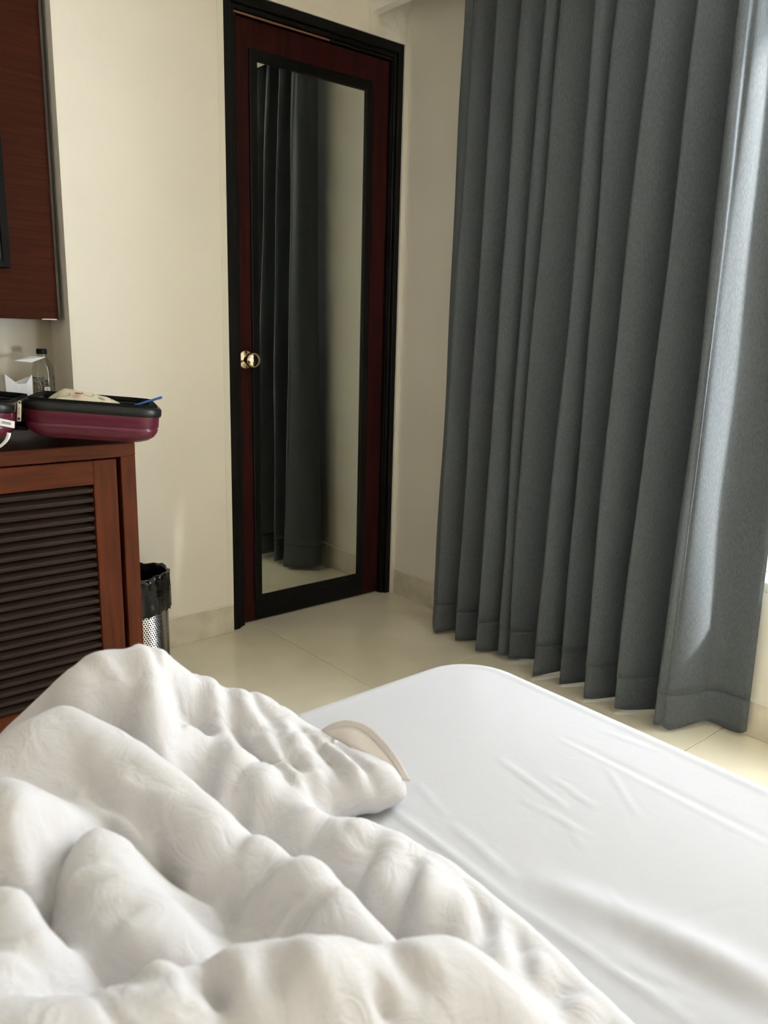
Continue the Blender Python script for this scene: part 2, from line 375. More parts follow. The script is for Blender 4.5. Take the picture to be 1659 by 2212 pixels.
def catmull(P, per=8):
    P = [np.array(p) for p in P]; P = [2*P[0]-P[1]]+P+[2*P[-1]-P[-2]]; out = []
    for i in range(1, len(P)-2):
        for s in range(per):
            t = s/per
            out.append(.5*((2*P[i])+(-P[i-1]+P[i+1])*t+(2*P[i-1]-5*P[i]+4*P[i+1]-P[i+2])*t*t+(-P[i-1]+3*P[i]-3*P[i+1]+P[i+2])*t**3))
    out.append(P[-2]); return np.array(out)
def curtain_sheet(name, z0, z1, rows, off, mtl, ragged=False):
    V = []; ncol = None
    for r in range(rows+1):
        z = z0+(z1-z0)*r/rows
        c = catmull(plan(z)); ncol = len(c)
        tn = np.gradient(c, axis=0); nn = np.stack([-tn[:, 1], tn[:, 0]], 1); nn /= np.linalg.norm(nn, axis=1)[:, None]+1e-9
        s = np.arange(ncol)
        pin = max(0., (z-1.85)/.5)
        wob = .0016*np.sin(s*.21+5*z)+.0012*np.sin(s*.09-9*z+1)+.005*pin*np.sin(s*.9)
        c2 = c+nn*(wob[:, None]+off)
        for k in range(ncol):
            dz = .006*math.sin(k*.16+1.0)*(1 if (ragged and r == 0) else 0)
            V.append((c2[k, 0], c2[k, 1], z+dz))
    Fc = [(r*ncol+k, r*ncol+k+1, (r+1)*ncol+k+1, (r+1)*ncol+k) for r in range(rows) for k in range(ncol-1)]
    o = pyd(name, V, Fc, mtl, curtain, True); o.matrix_parent_inverse = CI
    sm = o.modifiers.new('thickness', 'SOLIDIFY'); sm.thickness = .0022; sm.offset = 0
    return o
curtain_sheet('panel', .118, 2.335, 74, 0, CURTAIN)
curtain_sheet('hem', .016, .121, 6, 0.0012, CURTAIN, True)
curtain_sheet('heading_tape', 2.335, 2.392, 3, 0, CURTAIN)

# ------------------------------------------------------------------ measured shapes (metres): duvet surface, outline, creases
DUVET_POINTS = [(0.252,0.841,0.175),(0.215,0.887,0.125),(0.273,0.871,0.18),(0.237,0.919,0.13),(0.293,0.894,0.185),(0.269,0.949,0.135),(0.334,0.918,0.185),(0.325,0.977,0.135),(0.368,0.918,0.18),(0.376,0.978,0.13),(0.398,0.914,0.172),(0.41,0.973,0.122),(0.413,0.91,0.155),(0.42,0.949,0.105),(0.455,0.905,0.125),(0.468,0.943,0.075),(0.499,0.885,0.1),(0.513,0.923,0.05),(0.517,0.885,0.095),(0.54,0.917,0.045),(0.552,0.843,0.07),(0.585,0.866,0.02),(0.568,0.795,0.055),(0.603,0.813,0.015),(0.297,0.866,0.175),(0.33,0.865,0.178),(0.365,0.872,0.172),(0.313,0.854,0.14),(0.335,0.84,0.145),(0.376,0.858,0.168),(0.359,0.826,0.155),(0.351,0.816,0.135),(0.395,0.883,0.135),(0.391,0.868,0.085),(0.33,0.818,0.12),(0.436,0.888,0.115),(0.46,0.858,0.1),(0.506,0.844,0.085),(0.53,0.79,0.07),(0.431,0.868,0.085),(0.449,0.817,0.075),(0.476,0.771,0.08),(0.533,0.733,0.065),(0.554,0.686,0.06),(0.567,0.647,0.055),(0.464,0.732,0.065),(0.477,0.673,0.07),(0.513,0.65,0.062),(0.447,0.768,0.06),(0.46,0.687,0.055),(0.533,0.64,0.05),(0.368,0.836,0.105),(0.392,0.825,0.105),(0.413,0.853,0.07),(0.405,0.804,0.1),(0.435,0.822,0.065),(0.413,0.766,0.09),(0.444,0.782,0.055),(0.421,0.744,0.088),(0.43,0.706,0.08),(0.439,0.674,0.075),(0.449,0.643,0.065),(0.466,0.629,0.055),(0.487,0.656,0.02),(0.389,0.798,0.085),(0.392,0.747,0.06),(0.408,0.702,0.07),(0.407,0.681,0.05),(0.423,0.632,0.055),(0.438,0.601,0.06),(0.416,0.621,0.045),(0.469,0.577,0.06),(0.434,0.564,0.045),(0.423,0.581,0.04),(0.481,0.539,0.06),(0.497,0.507,0.055),(0.423,0.505,0.055),(0.449,0.501,0.06),(0.441,0.459,0.06),(0.47,0.452,0.06),(0.507,0.463,0.05),(0.51,0.435,0.045),(0.462,0.42,0.055),(0.505,0.401,0.045),(0.46,0.373,0.055),(0.501,0.355,0.045),(0.494,0.315,0.045),(0.451,0.33,0.055),(0.49,0.289,0.045),(0.18,0.804,0.17),(0.168,0.858,0.08),(0.209,0.815,0.175),(0.207,0.87,0.085),(0.236,0.813,0.178),(0.251,0.865,0.088),(0.257,0.802,0.175),(0.293,0.843,0.085),(0.275,0.768,0.168),(0.32,0.799,0.078),(0.287,0.729,0.16),(0.335,0.756,0.07),(0.299,0.692,0.152),(0.348,0.717,0.062),(0.307,0.651,0.145),(0.357,0.674,0.055),(0.315,0.613,0.138),(0.363,0.64,0.048),(0.334,0.572,0.13),(0.381,0.599,0.04),(0.348,0.526,0.122),(0.397,0.55,0.032),(0.354,0.495,0.116),(0.406,0.514,0.026),(0.358,0.464,0.11),(0.41,0.482,0.02),(0.361,0.442,0.104),(0.414,0.456,0.015),(0.359,0.42,0.1),(0.413,0.429,0.015),(0.189,0.774,0.165),(0.221,0.761,0.165),(0.246,0.73,0.155),(0.264,0.684,0.145),(0.279,0.643,0.135),(0.261,0.657,0.125),(0.294,0.599,0.128),(0.316,0.562,0.115),(0.336,0.531,0.105),(0.286,0.612,0.095),(0.31,0.585,0.08),(0.328,0.551,0.075),(0.335,0.5,0.08),(0.252,0.638,0.1),(0.245,0.661,0.115),(0.256,0.619,0.09),(0.269,0.578,0.085),(0.288,0.555,0.075),(0.307,0.515,0.08),(0.326,0.486,0.08),(0.274,0.546,0.065),(0.153,0.693,0.19),(0.184,0.726,0.14),(0.168,0.672,0.19),(0.202,0.702,0.14),(0.182,0.645,0.185),(0.216,0.675,0.135),(0.197,0.625,0.178),(0.212,0.625,0.165),(0.153,0.652,0.19),(0.167,0.625,0.185),(0.152,0.616,0.175),(0.14,0.613,0.165),(0.184,0.633,0.12),(0.204,0.648,0.135),(0.205,0.588,0.152),(0.245,0.592,0.102),(0.202,0.558,0.155),(0.24,0.569,0.105),(0.206,0.534,0.152),(0.242,0.55,0.102),(0.209,0.514,0.15),(0.246,0.528,0.1),(0.211,0.484,0.145),(0.249,0.497,0.095),(0.213,0.466,0.14),(0.251,0.479,0.09),(0.205,0.602,0.16),(0.192,0.584,0.158),(0.187,0.556,0.16),(0.176,0.559,0.155),(0.162,0.542,0.152),(0.186,0.531,0.155),(0.17,0.508,0.15),(0.191,0.499,0.145),(0.148,0.511,0.148),(0.164,0.484,0.135),(0.143,0.49,0.135),(0.149,0.547,0.135),(0.156,0.594,0.1),(0.147,0.564,0.1),(0.137,0.531,0.1),(0.115,0.543,0.21),(0.119,0.529,0.205),(0.107,0.557,0.13),(0.11,0.517,0.205),(0.096,0.476,0.205),(0.096,0.496,0.18),(0.121,0.49,0.195),(0.103,0.461,0.2),(0.118,0.476,0.185),(0.094,0.45,0.19),(0.078,0.404,0.215),(0.091,0.4,0.215),(0.112,0.395,0.21),(0.122,0.454,0.11),(0.133,0.395,0.208),(0.139,0.454,0.108),(0.155,0.394,0.205),(0.165,0.454,0.105),(0.174,0.391,0.205),(0.187,0.45,0.105),(0.192,0.39,0.205),(0.205,0.448,0.105),(0.21,0.387,0.2),(0.231,0.443,0.1),(0.229,0.377,0.195),(0.256,0.431,0.095),(0.25,0.368,0.19),(0.274,0.423,0.09),(0.278,0.36,0.18),(0.303,0.415,0.08),(0.303,0.348,0.17),(0.332,0.401,0.07),(0.324,0.339,0.16),(0.33,0.379,0.11),(0.339,0.34,0.16),(0.353,0.378,0.11),(0.361,0.332,0.15),(0.385,0.365,0.1),(0.373,0.319,0.14),(0.408,0.339,0.09),(0.374,0.306,0.13),(0.411,0.322,0.08),(0.383,0.288,0.12),(0.421,0.301,0.07),(0.38,0.277,0.115),(0.42,0.274,0.065),(0.145,0.377,0.205),(0.176,0.369,0.205),(0.186,0.379,0.175),(0.201,0.36,0.2),(0.184,0.357,0.18),(0.224,0.355,0.19),(0.246,0.347,0.18),(0.269,0.338,0.18),(0.289,0.333,0.165),(0.316,0.326,0.155),(0.28,0.318,0.15),(0.329,0.312,0.15),(0.338,0.302,0.13),(0.307,0.307,0.145),(0.356,0.294,0.125),(-0.6,0.3,0.125),(-0.4,0.3,0.09),(-0.2,0.3,0.129),(0.,0.3,0.146),(0.15,0.3,0.111),(-0.6,0.15,0.148),(-0.4,0.15,0.103),(-0.2,0.15,0.1),(0.,0.15,0.146),(0.15,0.15,0.14),(-0.6,0.,0.143),(-0.4,0.,0.133),(-0.2,0.,0.091),(0.,0.,0.12),(0.15,0.,0.149),(-0.6,-0.15,0.115),(-0.4,-0.15,0.15),(-0.2,-0.15,0.111),(0.,-0.15,0.094),(0.15,-0.15,0.129),(0.3,0.15,0.08),(0.36,0.05,0.08),(0.3,-0.1,0.08),(-0.6,0.45,0.133),(-0.45,0.45,0.15),(-0.3,0.45,0.141),(-0.15,0.45,0.119),(-0.6,0.6,0.149),(-0.45,0.6,0.133),(-0.3,0.6,0.113),(-0.15,0.6,0.115),(-0.6,0.75,0.054),(-0.45,0.75,0.04),(-0.3,0.75,0.052),(-0.15,0.75,0.074),(-0.6,0.9,0.041),(-0.45,0.9,0.06),(-0.3,0.9,0.079),(-0.15,0.9,0.073),(-0.6,1.,0.058),(-0.45,1.,0.078),(-0.3,1.,0.075),(-0.15,1.,0.053),(-0.5,1.08,0.05),(-0.3,1.08,0.05),(-0.1,1.08,0.05),(0.1,1.08,0.05),(0.25,1.08,0.05),(0.,0.9,0.05),(0.08,0.93,0.05),(0.05,1.,0.05),(0.15,0.98,0.05),(0.12,0.9,0.05),(0.2,1.02,0.05),(0.17,0.93,0.05)]
DUVET_OUTLINE = [(0.521,0.255),(0.525,0.282),(0.532,0.327),(0.542,0.37),(0.549,0.418),(0.548,0.471),(0.548,0.51),(0.533,0.543),(0.522,0.587),(0.504,0.627),(0.493,0.65),(0.492,0.656),(0.509,0.659),(0.553,0.643),(0.585,0.64),(0.604,0.647),(0.614,0.668),(0.612,0.709),(0.608,0.772),(0.593,0.817),(0.594,0.905),(0.555,0.95),(0.489,0.972),(0.444,0.978),(0.427,0.983),(0.395,0.988),(0.359,0.988),(0.317,0.966),(0.2,1.03),(-0.1,1.04),(-0.4,1.03),(-0.66,0.98),(-0.7,0.6),(-0.68,0.1),(-0.66,-0.3),(-0.3,-0.36),(0.1,-0.34),(0.42,-0.28),(0.55,-0.1),(0.53,0.1)]
DUVET_CREASES = [(0.417,0.7676,0.3607,0.7013,0.0138,0.0072),(0.4022,0.7601,0.3644,0.7209,0.0092,-0.0072),(0.4392,0.7205,0.378,0.6584,0.0138,0.0072),(0.4167,0.7068,0.3774,0.6741,0.0115,-0.0072),(0.4604,0.6436,0.3949,0.6177,0.0138,0.0084),(0.4338,0.6308,0.3871,0.6055,0.0138,-0.0072),(0.4775,0.5936,0.4029,0.549,0.0161,0.0096),(0.446,0.5757,0.3979,0.5465,0.0161,-0.0084),(0.4935,0.5464,0.4122,0.4903,0.0161,0.0084),(0.471,0.5453,0.4045,0.5086,0.0138,-0.0072),(0.5027,0.5151,0.4464,0.4578,0.0115,0.0036),(0.4916,0.4931,0.4324,0.4338,0.0138,0.0084),(0.4765,0.4981,0.4235,0.4524,0.0115,-0.0084),(0.5048,0.4465,0.4667,0.3936,0.0138,-0.0096),(0.4932,0.4572,0.4543,0.4083,0.0138,0.0072),(0.5015,0.4124,0.4582,0.3582,0.0138,0.0078),(0.5061,0.4,0.452,0.3382,0.0115,-0.009),(0.5005,0.355,0.4537,0.3369,0.0161,0.0072),(0.4917,0.328,0.4471,0.3121,0.0161,-0.0072),(0.4898,0.3048,0.4597,0.2956,0.0161,0.006),(0.266,0.6617,0.2865,0.5517,0.014,-0.016),(0.2735,0.6198,0.2864,0.5469,0.016,0.012),(0.2465,0.5735,0.2838,0.5568,0.01,0.008),(0.3009,0.4876,0.3465,0.4913,0.01,0.012),(0.3077,0.482,0.3553,0.4837,0.008,-0.01),(0.2268,0.6922,0.2647,0.6407,0.01,0.006),(0.2374,0.7071,0.278,0.647,0.01,-0.005),(0.2421,0.6753,0.2899,0.6066,0.014,0.006),(0.228,0.7158,0.2723,0.6818,0.008,0.004),(0.2682,0.7006,0.3094,0.6455,0.008,-0.004),(0.2323,0.7649,0.2456,0.6801,0.014,-0.006),(0.3233,0.598,0.3397,0.5358,0.012,-0.005),(0.3417,0.4966,0.3631,0.4714,0.008,0.006),(0.311,0.8941,0.3674,0.871,0.01,0.006),(0.3264,0.8859,0.3527,0.8391,0.008,-0.006),(0.3736,0.9185,0.3305,0.789,0.01,0.008),(0.382,0.9059,0.3434,0.8077,0.006,-0.01),(0.3988,0.9035,0.3415,0.7929,0.006,-0.008),(0.3182,0.885,0.3401,0.8429,0.012,0.006),(0.3992,0.9125,0.3606,0.8336,0.011,0.012),(0.3736,0.8638,0.3379,0.7956,0.011,0.012),(0.3615,0.8511,0.3259,0.7544,0.012,0.016),(0.4028,0.9005,0.3628,0.8182,0.01,-0.01),(0.3881,0.8753,0.3559,0.8059,0.012,-0.012),(0.1857,0.6394,0.162,0.594,0.016,-0.012),(0.1499,0.5807,0.1279,0.5028,0.01,-0.022),(0.1573,0.6332,0.1564,0.606,0.014,-0.02),(0.232,0.6702,0.2151,0.62,0.01,-0.014),(0.213,0.6544,0.181,0.6216,0.012,-0.01),(0.265,0.6472,0.2756,0.5911,0.018,-0.01),(0.2961,0.5697,0.3135,0.5341,0.018,-0.012),(0.3138,0.5345,0.3621,0.5053,0.012,0.008),(0.1992,0.3938,0.1895,0.3655,0.03,-0.01),(0.2464,0.3731,0.2464,0.343,0.012,0.006),(0.4574,0.8894,0.4152,0.7514,0.012,0.011),(0.4771,0.897,0.4432,0.788,0.01,-0.008),(0.491,0.8574,0.4925,0.7753,0.01,0.005),(0.5089,0.8467,0.4805,0.7388,0.012,-0.006),(0.5178,0.8086,0.495,0.7035,0.01,0.006),(0.4745,0.8568,0.4469,0.7447,0.008,-0.007),(0.4879,0.7994,0.4617,0.6823,0.008,0.007),(0.5396,0.8039,0.521,0.6646,0.01,-0.007),(0.5454,0.7755,0.5368,0.6344,0.008,0.006),(0.5605,0.7553,0.5538,0.6353,0.007,-0.006),(0.465,0.7038,0.5036,0.6884,0.008,0.006),(0.4804,0.688,0.461,0.6496,0.007,-0.006),(0.5065,0.6922,0.485,0.647,0.007,-0.005),(0.4608,0.7555,0.4922,0.7162,0.006,-0.004),(0.1563,0.676,0.1378,0.5809,0.016,0.01),(0.1713,0.6846,0.1558,0.5843,0.014,-0.008),(0.1728,0.6321,0.1502,0.5872,0.014,0.006),(0.1752,0.5788,0.1863,0.5742,0.008,0.01),(0.1761,0.5703,0.1625,0.543,0.012,-0.006),(0.1846,0.5125,0.195,0.484,0.014,0.008),(0.1832,0.5236,0.1924,0.5058,0.012,-0.006),(0.1656,0.5405,0.1719,0.4942,0.012,-0.004),(0.1063,0.4786,0.1171,0.482,0.008,0.006),(0.1923,0.3925,0.1827,0.3655,0.022,-0.01),(0.2144,0.3861,0.2113,0.3614,0.012,0.006),(0.2255,0.3786,0.2225,0.3488,0.012,-0.006),(0.2324,0.3401,0.2744,0.355,0.014,0.01),(0.2461,0.3367,0.2894,0.3424,0.014,-0.012),(0.2583,0.3333,0.2956,0.3385,0.012,0.01),(0.2824,0.339,0.2787,0.3233,0.01,-0.014),(0.3207,0.3511,0.3346,0.3279,0.012,0.007),(0.3005,0.3442,0.3337,0.3266,0.016,-0.01),(0.1652,0.4127,0.1651,0.397,0.012,0.008),(0.1427,0.391,0.1665,0.3996,0.014,-0.008),(0.1721,0.3963,0.1697,0.3631,0.016,0.006)]
SHEET_CREASES = [(0.8985,0.6451,0.8955,0.336,0.004,0.0011),(0.9085,0.6393,0.9101,0.3427,0.006,-0.0011),(0.7797,0.6561,0.7595,0.5255,0.004,0.0018),(0.8019,0.5839,0.7904,0.5066,0.003,0.0015),(0.5832,0.6597,0.5758,0.4498,0.005,0.003),(0.5758,0.4498,0.5851,0.2565,0.006,0.003),(0.6264,0.4515,0.655,0.3455,0.022,0.006),(0.655,0.3455,0.6753,0.2173,0.026,0.01),(0.6264,0.364,0.6465,0.2211,0.02,-0.006),(0.8862,0.553,0.8186,0.4635,0.003,0.0012),(0.7294,0.5692,0.7366,0.4721,0.003,0.0015),(0.6206,0.5898,0.6069,0.4839,0.005,0.0018),(0.9767,0.6263,0.9921,0.5415,0.004,0.001),(0.6862,0.3332,0.7656,0.3048,0.004,-0.001),(0.6481,0.6841,0.6269,0.6099,0.004,0.001),(0.5776,0.3567,0.6157,0.2647,0.005,-0.0018),(0.6713,0.4061,0.6536,0.3714,0.003,0.001),(0.7304,0.4998,0.7105,0.4649,0.003,0.001)]
HEM_OUT = [(0.5683,0.7949,0.5720),(0.5845,0.7816,0.5860),(0.5977,0.7654,0.5920),(0.6094,0.7405,0.5900),(0.6095,0.7024,0.5820),(0.6079,0.6728,0.5700),(0.6047,0.6493,0.5560)]
HEM_IN = [(0.5699,0.7844,0.5740),(0.5829,0.7731,0.5820),(0.5940,0.7584,0.5860),(0.6026,0.7386,0.5830),(0.6021,0.7053,0.5760),(0.5998,0.6785,0.5670),(0.5977,0.6561,0.5560)]
HEM_BASE = [(0.5705,0.7853,0.5700),(0.5765,0.7622,0.5700),(0.5779,0.7342,0.5720),(0.5822,0.7107,0.5700),(0.5865,0.6880,0.5660),(0.5908,0.6703,0.5600),(0.5942,0.6537,0.5540)]
BLUE_A = (0.7878,1.9000,0.9005); BLUE_B = (0.8463,1.8600,0.9232)
BIN = (.955, 2.34, 0.0)


# ------------------------------------------------------------------ bed and fitted sheet
BX_0, BX_1, BY_0, BY_1, ZB = -.953, 1.047, -.83, .972, .520
bed = empty('bed', (.047, .07, 0), 'low upholstered bed base and mattress under the white sheet', 'bed')
BI = Matrix.Translation(-bed.location)
def bpart(name, *a, **k):
    o = box(name, *a, **k); o.parent = bed; o.matrix_parent_inverse = BI; return o
bpart('bed_base', BX_0+.03, BX_1-.03, BY_0+.02, BY_1-.03, .08, .245, WOODBASE, bev=.01)
bpart('mattress', BX_0+.02, BX_1-.02, BY_0+.02, BY_1-.02, .246, .492, MATTRESS, bev=.05, seg=4)
for sx in (BX_0+.1, BX_1-.16):
    for sy in (BY_0+.1, BY_1-.16): bpart('leg', sx, sx+.06, sy, sy+.06, .0, .081, SHADOWWOOD, bev=.004)

def seg_dist(x, y, ax, ay, bx, by):
    dx, dy = bx-ax, by-ay; L2 = dx*dx+dy*dy+1e-12
    t = np.clip(((x-ax)*dx+(y-ay)*dy)/L2, 0, 1)
    return np.hypot(x-ax-t*dx, y-ay-t*dy), t
def creases(x, y, C):
    h = np.zeros_like(x)
    for ax, ay, bx, by, w, k in C:
        # a gently bowed crease that fades at both ends
        d, t = seg_dist(x, y, ax, ay, bx, by)
        h += k*np.exp(-(d/w)**2)*np.sin(np.pi*np.clip(.08+t*.84, 0, 1))**.7
    return h
def wave_noise(x, y, scale, seed, n=14):
    r = np.random.RandomState(seed); h = np.zeros_like(x)
    for k in range(n):
        a = r.rand()*2*np.pi; fq = scale*(.6+.9*r.rand()); p = r.rand()*6.28
        h += np.sin(fq*(x*np.cos(a)+y*np.sin(a))+p+1.3*np.sin(.5*fq*(x*np.sin(a*1.7)-y*np.cos(a*1.7))+p*2))
    return h/n**.5

def make_sheet():
    nx, ny = 340, 400
    gx = np.linspace(BX_0, BX_1, nx); gy = np.linspace(BY_0, BY_1, ny)
    X, Y = np.meshgrid(gx, gy, indexing='ij')
    R = .115; cx, cy = (BX_0+BX_1)/2, (BY_0+BY_1)/2; hx, hy = (BX_1-BX_0)/2, (BY_1-BY_0)/2
    px, py = X-cx, Y-cy
    qx, qy = np.clip(px, -(hx-R), hx-R), np.clip(py, -(hy-R), hy-R)
    dx, dy = px-qx, py-qy; ln = np.hypot(dx, dy)+1e-9; k = np.maximum(abs(dx), abs(dy))/ln
    dx, dy = dx*k, dy*k
    px, py = qx+dx, qy+dy
    # distance inside the rounded outline
    ax, ay = np.maximum(abs(px)-(hx-R), 0), np.maximum(abs(py)-(hy-R), 0)
    out = np.hypot(ax, ay); d = np.where((ax > 0) | (ay > 0), R-out, np.minimum(hx-abs(px), hy-abs(py)))
    d = np.clip(np.minimum(d, np.minimum(hx-abs(px), hy-abs(py))), 0, None)
    re = .042
    e = np.clip(d/re, 0, 1); z = ZB-re*(1-np.sqrt(np.clip(1-(1-e)**2, 0, 1)))
    z = z-.010*np.exp(-(d/.16)**2)*np.clip(e, 0, 1)
    wx, wy = px+cx, py+cy
    z = z+(creases(wx, wy, SHEET_CREASES)+.0012*wave_noise(wx, wy, 9, 3, 8))*np.clip(d/.05, 0, 1)
    V = np.stack([wx, wy, z], -1).reshape(-1, 3).tolist()
    F = [(i*ny+j, (i+1)*ny+j, (i+1)*ny+j+1, i*ny+j+1) for i in range(nx-1) for j in range(ny-1)]
    ring = [i*ny for i in range(nx)]+[(nx-1)*ny+j for j in range(1, ny)]+[i*ny+ny-1 for i in range(nx-2, -1, -1)]+[j for j in range(ny-2, 0, -1)]
    prev = ring
    for zz, off in ((.44, .001), (.38, .001), (.31, .0), (.25, -.004), (.236, -.03)):
        cur = []
        for q in ring:
            x, y, z0 = V[q]; vx, vy = x-cx, y-cy; l = math.hypot(vx, vy)
            cur.append(len(V)); V.append([x+vx/l*off, y+vy/l*off, zz])
        m = len(ring)
        F += [(prev[a], cur[a], cur[(a+1) % m], prev[(a+1) % m]) for a in range(m)]
        prev = cur
    return pyd('fitted_sheet', V, F, SHEET, None, True)
tag(make_sheet(), 'smooth white fitted sheet stretched over the mattress', 'sheet')

# ------------------------------------------------------------------ duvet
def make_duvet():
    P = np.array(DUVET_POINTS); n = len(P)
    c2 = .020**2
    def phi(r2): return -np.sqrt(r2+c2)
    D = (P[:, None, 0]-P[None, :, 0])**2+(P[:, None, 1]-P[None, :, 1])**2
    A = np.zeros((n+1, n+1)); A[:n, :n] = phi(D)+np.eye(n)*.0025; A[:n, n] = 1; A[n, :n] = 1
    w = np.linalg.solve(A, np.append(P[:, 2], 0))
    O = np.array(DUVET_OUTLINE)
    # smooth the outline
    for _ in range(2):
        Q = np.roll(O, -1, 0); O = np.stack([.75*O+.25*Q, .25*O+.75*Q], 1).reshape(-1, 2)
    st = .0042
    gx = np.arange(-.76, .66, st); gy = np.arange(-.42, 1.10, st)
    X, Y = np.meshgrid(gx, gy, indexing='ij'); x, y = X.ravel(), Y.ravel()
    m = len(O); dm = np.full(x.shape, 9.); inside = np.zeros(x.shape, bool)
    for k in range(m):
        ax, ay = O[k]; bx, by = O[(k+1) % m]
        d, _ = seg_dist(x, y, ax, ay, bx, by); dm = np.minimum(dm, d)
        c = ((ay > y) != (by > y)) & (x < (bx-ax)*(y-ay)/(by-ay+1e-12)+ax); inside ^= c
    sd = np.where(inside, dm, -dm)
    H = np.empty_like(x)
    for s in range(0, len(x), 20000):
        xs, ys = x[s:s+20000], y[s:s+20000]
        r2 = (xs[:, None]-P[None, :, 0])**2+(ys[:, None]-P[None, :, 1])**2
        H[s:s+20000] = phi(r2)@w[:n]+w[n]
    def box_blur(G, k, n=2):
        for _ in range(n):
            for ax in (0, 1):
                c = np.cumsum(np.concatenate([np.repeat(np.take(G, [0], ax), k+1, ax), G, np.repeat(np.take(G, [-1], ax), k, ax)], ax), ax)
                m_ = G.shape[ax]; G = (np.take(c, np.arange(2*k+1, 2*k+1+m_), ax)-np.take(c, np.arange(0, m_), ax))/(2*k+1)
        return G
    H = box_blur(H.reshape(X.shape), 2).ravel()
    H = H+creases(x, y, [(a, b, c, d, w_, k_*1.25) for a, b, c, d, w_, k_ in DUVET_CREASES])
    # crumpled cotton: thin pressed lines along the zero contours of warped waves, patchy
    patch = np.clip(.5+.6*wave_noise(x, y, 16, 21, 8), 0, 1)
    for sc, sd_, am in ((26, 31, .0050), (44, 32, .0040), (75, 33, .0022)):
        nz = wave_noise(x, y, sc, sd_, 10); H = H-am*patch*np.exp(-(nz/.13)**2)
    H += .003*wave_noise(x, y, 20, 11, 8)+.0006*wave_noise(x, y, 130, 8)
    Hb = box_blur(H.reshape(X.shape), 7).ravel(); H = .945*(H+.15*(H-Hb))
    H = np.clip(H, .022, None)
    sdg = sd.reshape(X.shape); gxx, gyy = np.gradient(sdg, st)
    g = np.hypot(gxx, gyy)+1e-9; gxx, gyy = (gxx/g).ravel(), (gyy/g).ravel()
    # rolled, slightly undercut edge
    Wd = .034
    t = np.clip((sd+st)/(Wd), 0, 1); th = -np.pi/2+np.pi*t
    r = np.minimum(H, .07)/2
    e = sd < Wd-st
    newd = r*(1-np.cos(th))
    Zt = np.where(e, np.where(sd < Wd, H*(.5+.5*np.sin(th)), H), H)
    f = np.clip(1-(sd/Wd), 0, 1)
    sh = np.where(e, newd*f+sd*(1-f)-sd, 0)
    x2, y2 = x+gxx*sh, y+gyy*sh
    z = ZB+.004+Zt
    Hs = box_blur(H.reshape(X.shape), 3)
    g0, g1 = np.gradient(Hs, st); gl = np.hypot(g0, g1)+1e-9; lim = .012*np.tanh(gl*1.1)/gl
    inner = np.clip((sd-.02)/.05, 0, 1)
    x2 = x2-(g0*lim).ravel()*inner; y2 = y2-(g1*lim).ravel()*inner
    # falls over the foot of the bed
    o = np.clip(y2-.945, 0, None); z = z-np.minimum(o**2*16, .25)
    keep = (sd > -st).reshape(X.shape)
    nx, ny = X.shape
    idx = -np.ones(nx*ny, int); cell = keep[:-1, :-1] & keep[1:, :-1] & keep[1:, 1:] & keep[:-1, 1:]
    I, J = np.nonzero(cell); a = I*ny+J; q = np.stack([a, a+ny, a+ny+1, a+1], 1)
    used = np.unique(q); idx[used] = np.arange(len(used)); q = idx[q]
    V = np.stack([x2, y2, z], 1)[used]
    return V, q
dv, dq = make_duvet()
duvet = empty('duvet', (0, .4, ZB), 'rumpled white duvet heaped over the foot of the bed', 'duvet')
DI = Matrix.Translation(-duvet.location)
o = pyd('duvet_cover', dv.tolist(), dq.tolist(), DUVET, duvet, True); o.matrix_parent_inverse = DI
sm = o.modifiers.new('soften', 'SMOOTH'); sm.factor = .5; sm.iterations = 1
# open corner of the cover: ribbed band and its lining
def strip(name, A, B, mtl, n=90, rib=0.0):
    def rs(L):
        L = [np.array(p) for p in L]; return catmull3(L, n)
    a, b = rs(A), rs(B); V = []; F = []
    for k in range(n+1):
        up = rib*(1 if k % 2 else -1)
        for s in range(5):
            p = a[k]*(1-s/4)+b[k]*(s/4); p = p+np.array((0, 0, up*(1 if 0 < s < 4 else .4)))
            V.append(p)
    for k in range(n):
        for s in range(4): F.append((k*5+s, k*5+s+1, k*5+s+6, k*5+s+5))
    o = pyd(name, V, F, mtl, duvet, True); o.matrix_parent_inverse = DI
    so = o.modifiers.new('thickness', 'SOLIDIFY'); so.thickness = .0015
    return o
def catmull3(P, n):
    P = [2*P[0]-P[1]]+P+[2*P[-1]-P[-2]]; m = len(P)-3; out = []
    for k in range(n+1):
        u = min(k/n*m, m-1e-6); i = int(u)+1; t = u-int(u)
        out.append(.5*((2*P[i])+(-P[i-1]+P[i+1])*t+(2*P[i-1]-5*P[i]+4*P[i+1]-P[i+2])*t*t+(-P[i-1]+3*P[i]-3*P[i+1]+P[i+2])*t**3))
    return out
tag(strip('ribbed_hem', HEM_OUT, HEM_IN, HEMBAND, 70, .0012), 'ribbed cream band at the open corner')
tag(strip('corner_lining', HEM_IN, HEM_BASE, HEMBAND, 40), 'beige inside of the open corner')

